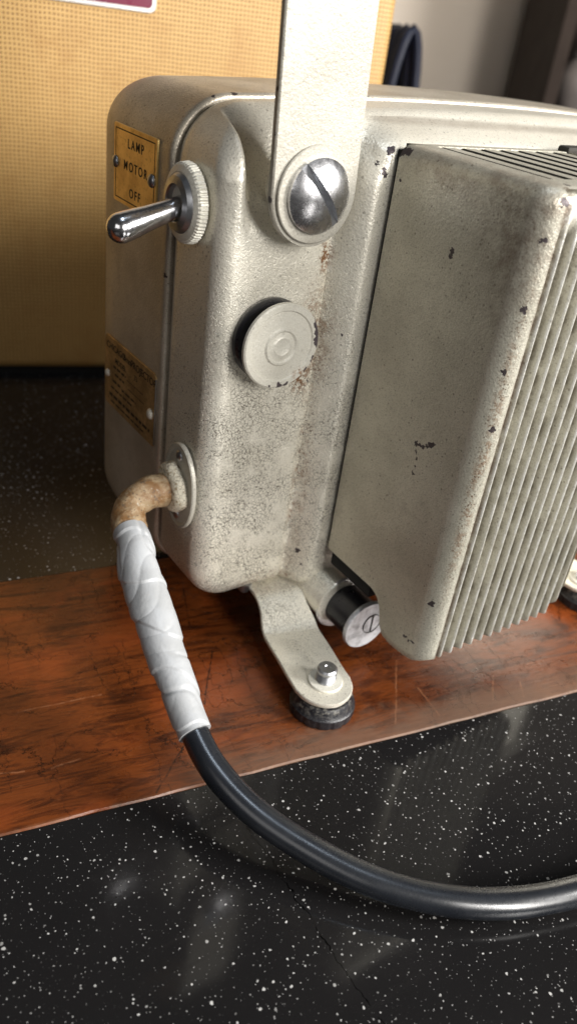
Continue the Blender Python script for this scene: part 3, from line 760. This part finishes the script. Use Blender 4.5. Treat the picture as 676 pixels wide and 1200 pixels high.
# ---- feet
def ribbon(path, widths, th, r_end):
    rows = []
    n = len(path)
    for i, p in enumerate(path):
        t = (path[min(i + 1, n - 1)] - path[max(i - 1, 0)]).normalized()
        lat = Vector((t.y, -t.x, 0)).normalized(); up = lat.cross(t).normalized()
        if up.z < 0: up = -up
        w = widths[i]; e = min(.0005, w * .5)
        row = [p - lat * w + up * (-th / 2 + .0005), p - lat * w + up * (th / 2 - .0005), p - lat * (w - e) + up * th / 2, p + lat * (w - e) + up * th / 2,
               p + lat * w + up * (th / 2 - .0005), p + lat * w - up * (th / 2 - .0005), p + lat * (w - e) - up * th / 2, p - lat * (w - e) - up * th / 2]
        rows.append(row)
    return loft(rows, True, True, True)
def foot(dx, mirror=False):
    base = [(.2252, .300, .0262), (.2240, .290, .0262), (.2232, .2835, .0262), (.2226, .2790, .0250), (.2218, .2735, .0215), (.2208, .2665, .0162), (.2200, .2625, .0143), (.2190, .2580, .0140), (.2165, .2440, .0140), (.2140, .2320, .0140), (.2122, .2215, .0140)]
    pth = catmull(base, 8)
    end = pth[-1]; dirn = (pth[-1] - pth[-3]).normalized(); rE = .0150
    ws = []
    for p in pth:
        yy = p.y; ws.append(.0140 + .0018 * sstep(.276, .266, yy) - .0004 * sstep(.26, .225, yy))
    for k in range(1, 16):
        a = PI / 2 * k / 15; pth.append(end + dirn * rE * math.sin(a)); ws.append(max(rE * math.cos(a), .0003))
    # transition width
    def mv(p):
        p = Vector(p)
        if mirror: p = Vector((2 * .2120 - p.x, p.y, p.z))
        return p + Vector((dx, 0, 0))
    pth = [mv(p) for p in pth]
    arm = part('foot_arm', ribbon(pth, ws, .0026, rE), M['front'], angle=40)
    c = mv((.2120, .2195, 0))
    def notch(t, r, h): return 1 - (.022 if (h < .005 and math.sin(t * 14) > .75) else 0)
    part('foot_pad', lathe([(.0150, 0), (.0165, .0012), (.0168, .0046), (.0166, .0062), (.0155, .0072), (.0150, .0100), (.0138, .0118), (.0060, .0127)], c, (0, 0, 1), 168, notch), M['pad'], arm, angle=40)
    b = mv((.2140, .2225, .0153))
    part('washer', lathe([(.003, 0), (.0088, 0), (.0090, .0004), (.0086, .0011), (.003, .0011)], b, (0, 0, 1), 48), M['ivory'], arm)
    th = lambda t, r, h: 1 - (.05 if r > .004 and .0015 < h < .006 and int(h * 2500) % 2 else 0)
    pr = [(.0050, .0008), (.0050, .0016)] + [(.0052 - (.0005 if q % 2 else 0), .0016 + q * .0005) for q in range(1, 10)] + [(.0052, .0068), (.0052, .0082), (.0044, .0092), (.0016, .0092), (.0012, .0088), (0, .0088)]
    part('bolt', lathe(pr, b, (0, 0, 1), 40), M['steel'], arm, angle=30)
foot(0); foot(.2095, True)
# small screw head under the front corner
part('base_screw', lathe([(0, -.0035), (.0025, -.003), (.0038, -.001), (.004, .003), (0, .003)], (.2085, .295, .0265), (0, 0, 1), 24), M['steel'])
# ------------------------------------------------------------------ carrying case behind
case = empty('carrying_case', (.1898, .6731, 0), ang)
tag(case, 'tan woven cloth covered carrying case standing behind the projector, maroon badge at its top', 'case')
CX0, CX1, CD, CH = -.28, .316, .20, .40
def cpart(name, me, mat, parent=None, **k): return link(name, me, mat, parent or case, **k)
body = rbox(CX0, CX1, 0, CD, .004, .30, .009, 4)
bd = cpart('case_body', rbox(CX0, CX1, 0, CD, .004, CH, .009, 4), M['case'])
# black strip added to fill the gap under the bottom edge
cpart('bottom_gap_fill', rbox(CX0 + .01, CX1 - .01, .004, CD - .004, 0, .006, 0), M['void'])
bz, bx0, bx1 = .2845, .020, .1253
def rr(x0, x1, z0, z1, r):
    P = []
    for cx, cz, a0 in [(x1 - r, z1 - r, 0), (x0 + r, z1 - r, 90), (x0 + r, z0 + r, 180), (x1 - r, z0 + r, 270)]:
        for k in range(8):
            a = math.radians(a0 + 90 * k / 7); P.append((cx + r * math.cos(a), cz + r * math.sin(a)))
    return P
def badge(e, y): return [(x, y, z) for x, z in rr(bx0 + e, bx1 - e, bz + e, bz + .045 - e, .005 - e * .6)]
bg = cpart('badge', loft([badge(0, 0), badge(0, -.0012), badge(.0005, -.0017), badge(.0028, -.0017), badge(.0030, -.0012)], True, True, True), M['silver'])
link('badge_enamel', loft([badge(.0030, -.0006), badge(.0030, -.0014)], True, True, True), M['maroon'], bg)
# ------------------------------------------------------------------ blurred background
ws_ = 1.9
Rc = Matrix.Rotation(math.radians(-33), 4, 'Z')
def bgpt(x, y, z): # frame turned to face the camera heading; y = distance
    return Rc @ Vector((x, y, z))
def bgbox(name, x0, x1, y0_, y1, z0, z1, mat, parent=None, r=0):
    me = rbox(x0, x1, y0_, y1, z0, z1, r); o = link(name, me, mat, parent, smooth=False)
    if not parent: o.rotation_euler = (0, 0, math.radians(-33))
    return o
w_ = bgbox('wall', -2.5, 3.2, 2.05, 2.15, -.8, 2.2, M['wall']); tag(w_, kind='structure')
# curtain: folded sheet hanging in front of the wall
rows = []
for i in range(34):
    x = .53 + i * .0022
    y = 2.0 + .018 * math.sin(i * .55) + .006 * math.sin(i * 1.3)
    rows.append([(x - .0 , y, -.6), (x - .10 * (0) , y, .3), (x + .0, y, 1.6)])
cur = link('curtain', loft(rows, False), M['curtain']); cur.modifiers.new('thick', 'SOLIDIFY').thickness = .004
cur.rotation_euler = (0, 0, math.radians(-33)); tag(cur, 'brown curtain hanging out of focus against the wall behind the projector', 'curtain')
sh = empty('shelf_unit', tuple(bgpt(.86, 1.8, 0)), math.radians(-33)); tag(sh, 'dark wooden shelf unit, out of focus at the upper right behind the projector', 'shelf')
def sp(name, a, mat='darkwood'): return link(name, rbox(*a, .002), M[mat], sh, smooth=False)
sp('back_panel', (-.33, .5, .14, .16, -.6, 1.2)); sp('side_panel', (-.35, -.325, -.12, .16, -.6, 1.2)); sp('side_panel', (.5, .525, -.12, .16, -.6, 1.2))
for z in (.20, .46, .75): sp('shelf', (-.324, .499, -.12, .139, z - .02, z))
def pot(name, x, y, z, r, h, mat, label):
    o = link(name, lathe([(0, 0), (r * .7, 0), (r, h * .35), (r * .95, h * .6), (r * .55, h * .85), (r * .62, h), (r * .5, h), (r * .4, h * .8), (0, h * .8)], (0, 0, 0), (0, 0, 1), 32), M[mat])
    o.location = sh.matrix_basis @ Vector((x, y, z)); tag(o, label, 'pot')
sh_m = Matrix.Translation(sh.location) @ Matrix.Rotation(math.radians(-33), 4, 'Z')
for (x, z, r, h, m, l) in [(-.26, .201, .045, .10, 'jar2', 'squat grey pot, leftmost on the dark shelf behind the projector'), (-.165, .201, .04, .17, 'jar', 'tall brown pot standing right of the grey pot on the dark shelf')]:
    o = link('pot', lathe([(0, 0), (r * .7, 0), (r, h * .35), (r * .95, h * .6), (r * .55, h * .85), (r * .62, h), (r * .5, h), (r * .4, h * .8), (0, h * .8)], (0, 0, 0), (0, 0, 1), 32), M[m])
    o.location = sh_m @ Vector((x, -.02, z)); tag(o, l, 'pot')
# dark blue hank of cord behind the case
P = []
cx, cyy = .862, 1.0
for i in range(7 * 24):
    a = 2 * PI * i / 24; k = i / 24
    P.append(Vector((cx + (.024 + .003 * math.sin(k * 2)) * math.cos(a) + (k - 3) * .0010, cyy + (k - 3) * .009, .152 + (.143 + .004 * math.sin(k * 3)) * math.sin(a))))
hk = link('cord_hank', tube(P, .0065, 10), M['bluecord']); tag(hk, 'dark blue coiled cord standing behind the right edge of the case', 'cord')
# ------------------------------------------------------------------ camera
Rm = Matrix(((.8249, .2057, -.5266), (-.5516, .4970, -.6699), (.1240, .8430, .5234)))
q = Rm.to_quaternion()
cam = bpy.data.cameras.new('camera'); co_ = bpy.data.objects.new('camera', cam); COL.objects.link(co_)
co_.rotation_mode = 'QUATERNION'; co_.rotation_quaternion = q; co_.location = (0, 0, .30)
cam.sensor_fit = 'VERTICAL'; cam.sensor_height = 36; cam.sensor_width = 20.25; cam.lens = 950 / 1200 * 36
cam.clip_start = .01; cam.clip_end = 50
cam.dof.use_dof = True; cam.dof.focus_distance = .350; cam.dof.aperture_fstop = 8.5
S.camera = co_
# ------------------------------------------------------------------ light
W = bpy.data.worlds.new('World'); S.world = W; W.use_nodes = True
W.node_tree.nodes['Background'].inputs[0].default_value = (.95, .93, .90, 1); W.node_tree.nodes['Background'].inputs[1].default_value = .03
def area(name, loc, target, sx, sy, power, col):
    l = bpy.data.lights.new(name, 'AREA'); l.shape = 'RECTANGLE'; l.size = sx; l.size_y = sy; l.energy = power; l.color = col
    o = bpy.data.objects.new(name, l); COL.objects.link(o); o.location = loc
    o.rotation_euler = (Vector(target) - Vector(loc)).to_track_quat('-Z', 'Y').to_euler(); return o
area('window_light', (.32, -1.25, .75), (.25, .3, .12), .32, .7, 26, (1, .97, .93))
area('second_window_light', (1.25, -.95, .85), (.25, .3, .12), .55, .6, 58, (1, .975, .94))
area('ceiling_light', (.22, .08, 1.40), (.2, .1, 0), .18, .22, 2.8, (.74, .86, 1))
area('side_fill_light', (-.9, -.5, .7), (.2, .3, .1), .8, .6, 2.2, (1, .97, .94))  # weak fill added to lift the left-facing sides, no source of its own
area('wall_fill_light', (1.45, .95, .95), (1.45, 1.5, .3), .5, .4, 9, (1, .88, .74))  # unseen lamp added to brighten the background wall
S.view_settings.view_transform = 'Standard'; S.view_settings.look = 'None'; S.view_settings.gamma = 1; S.view_settings.exposure = 0
S.cycles.max_bounces = 8; S.cycles.use_denoising = True
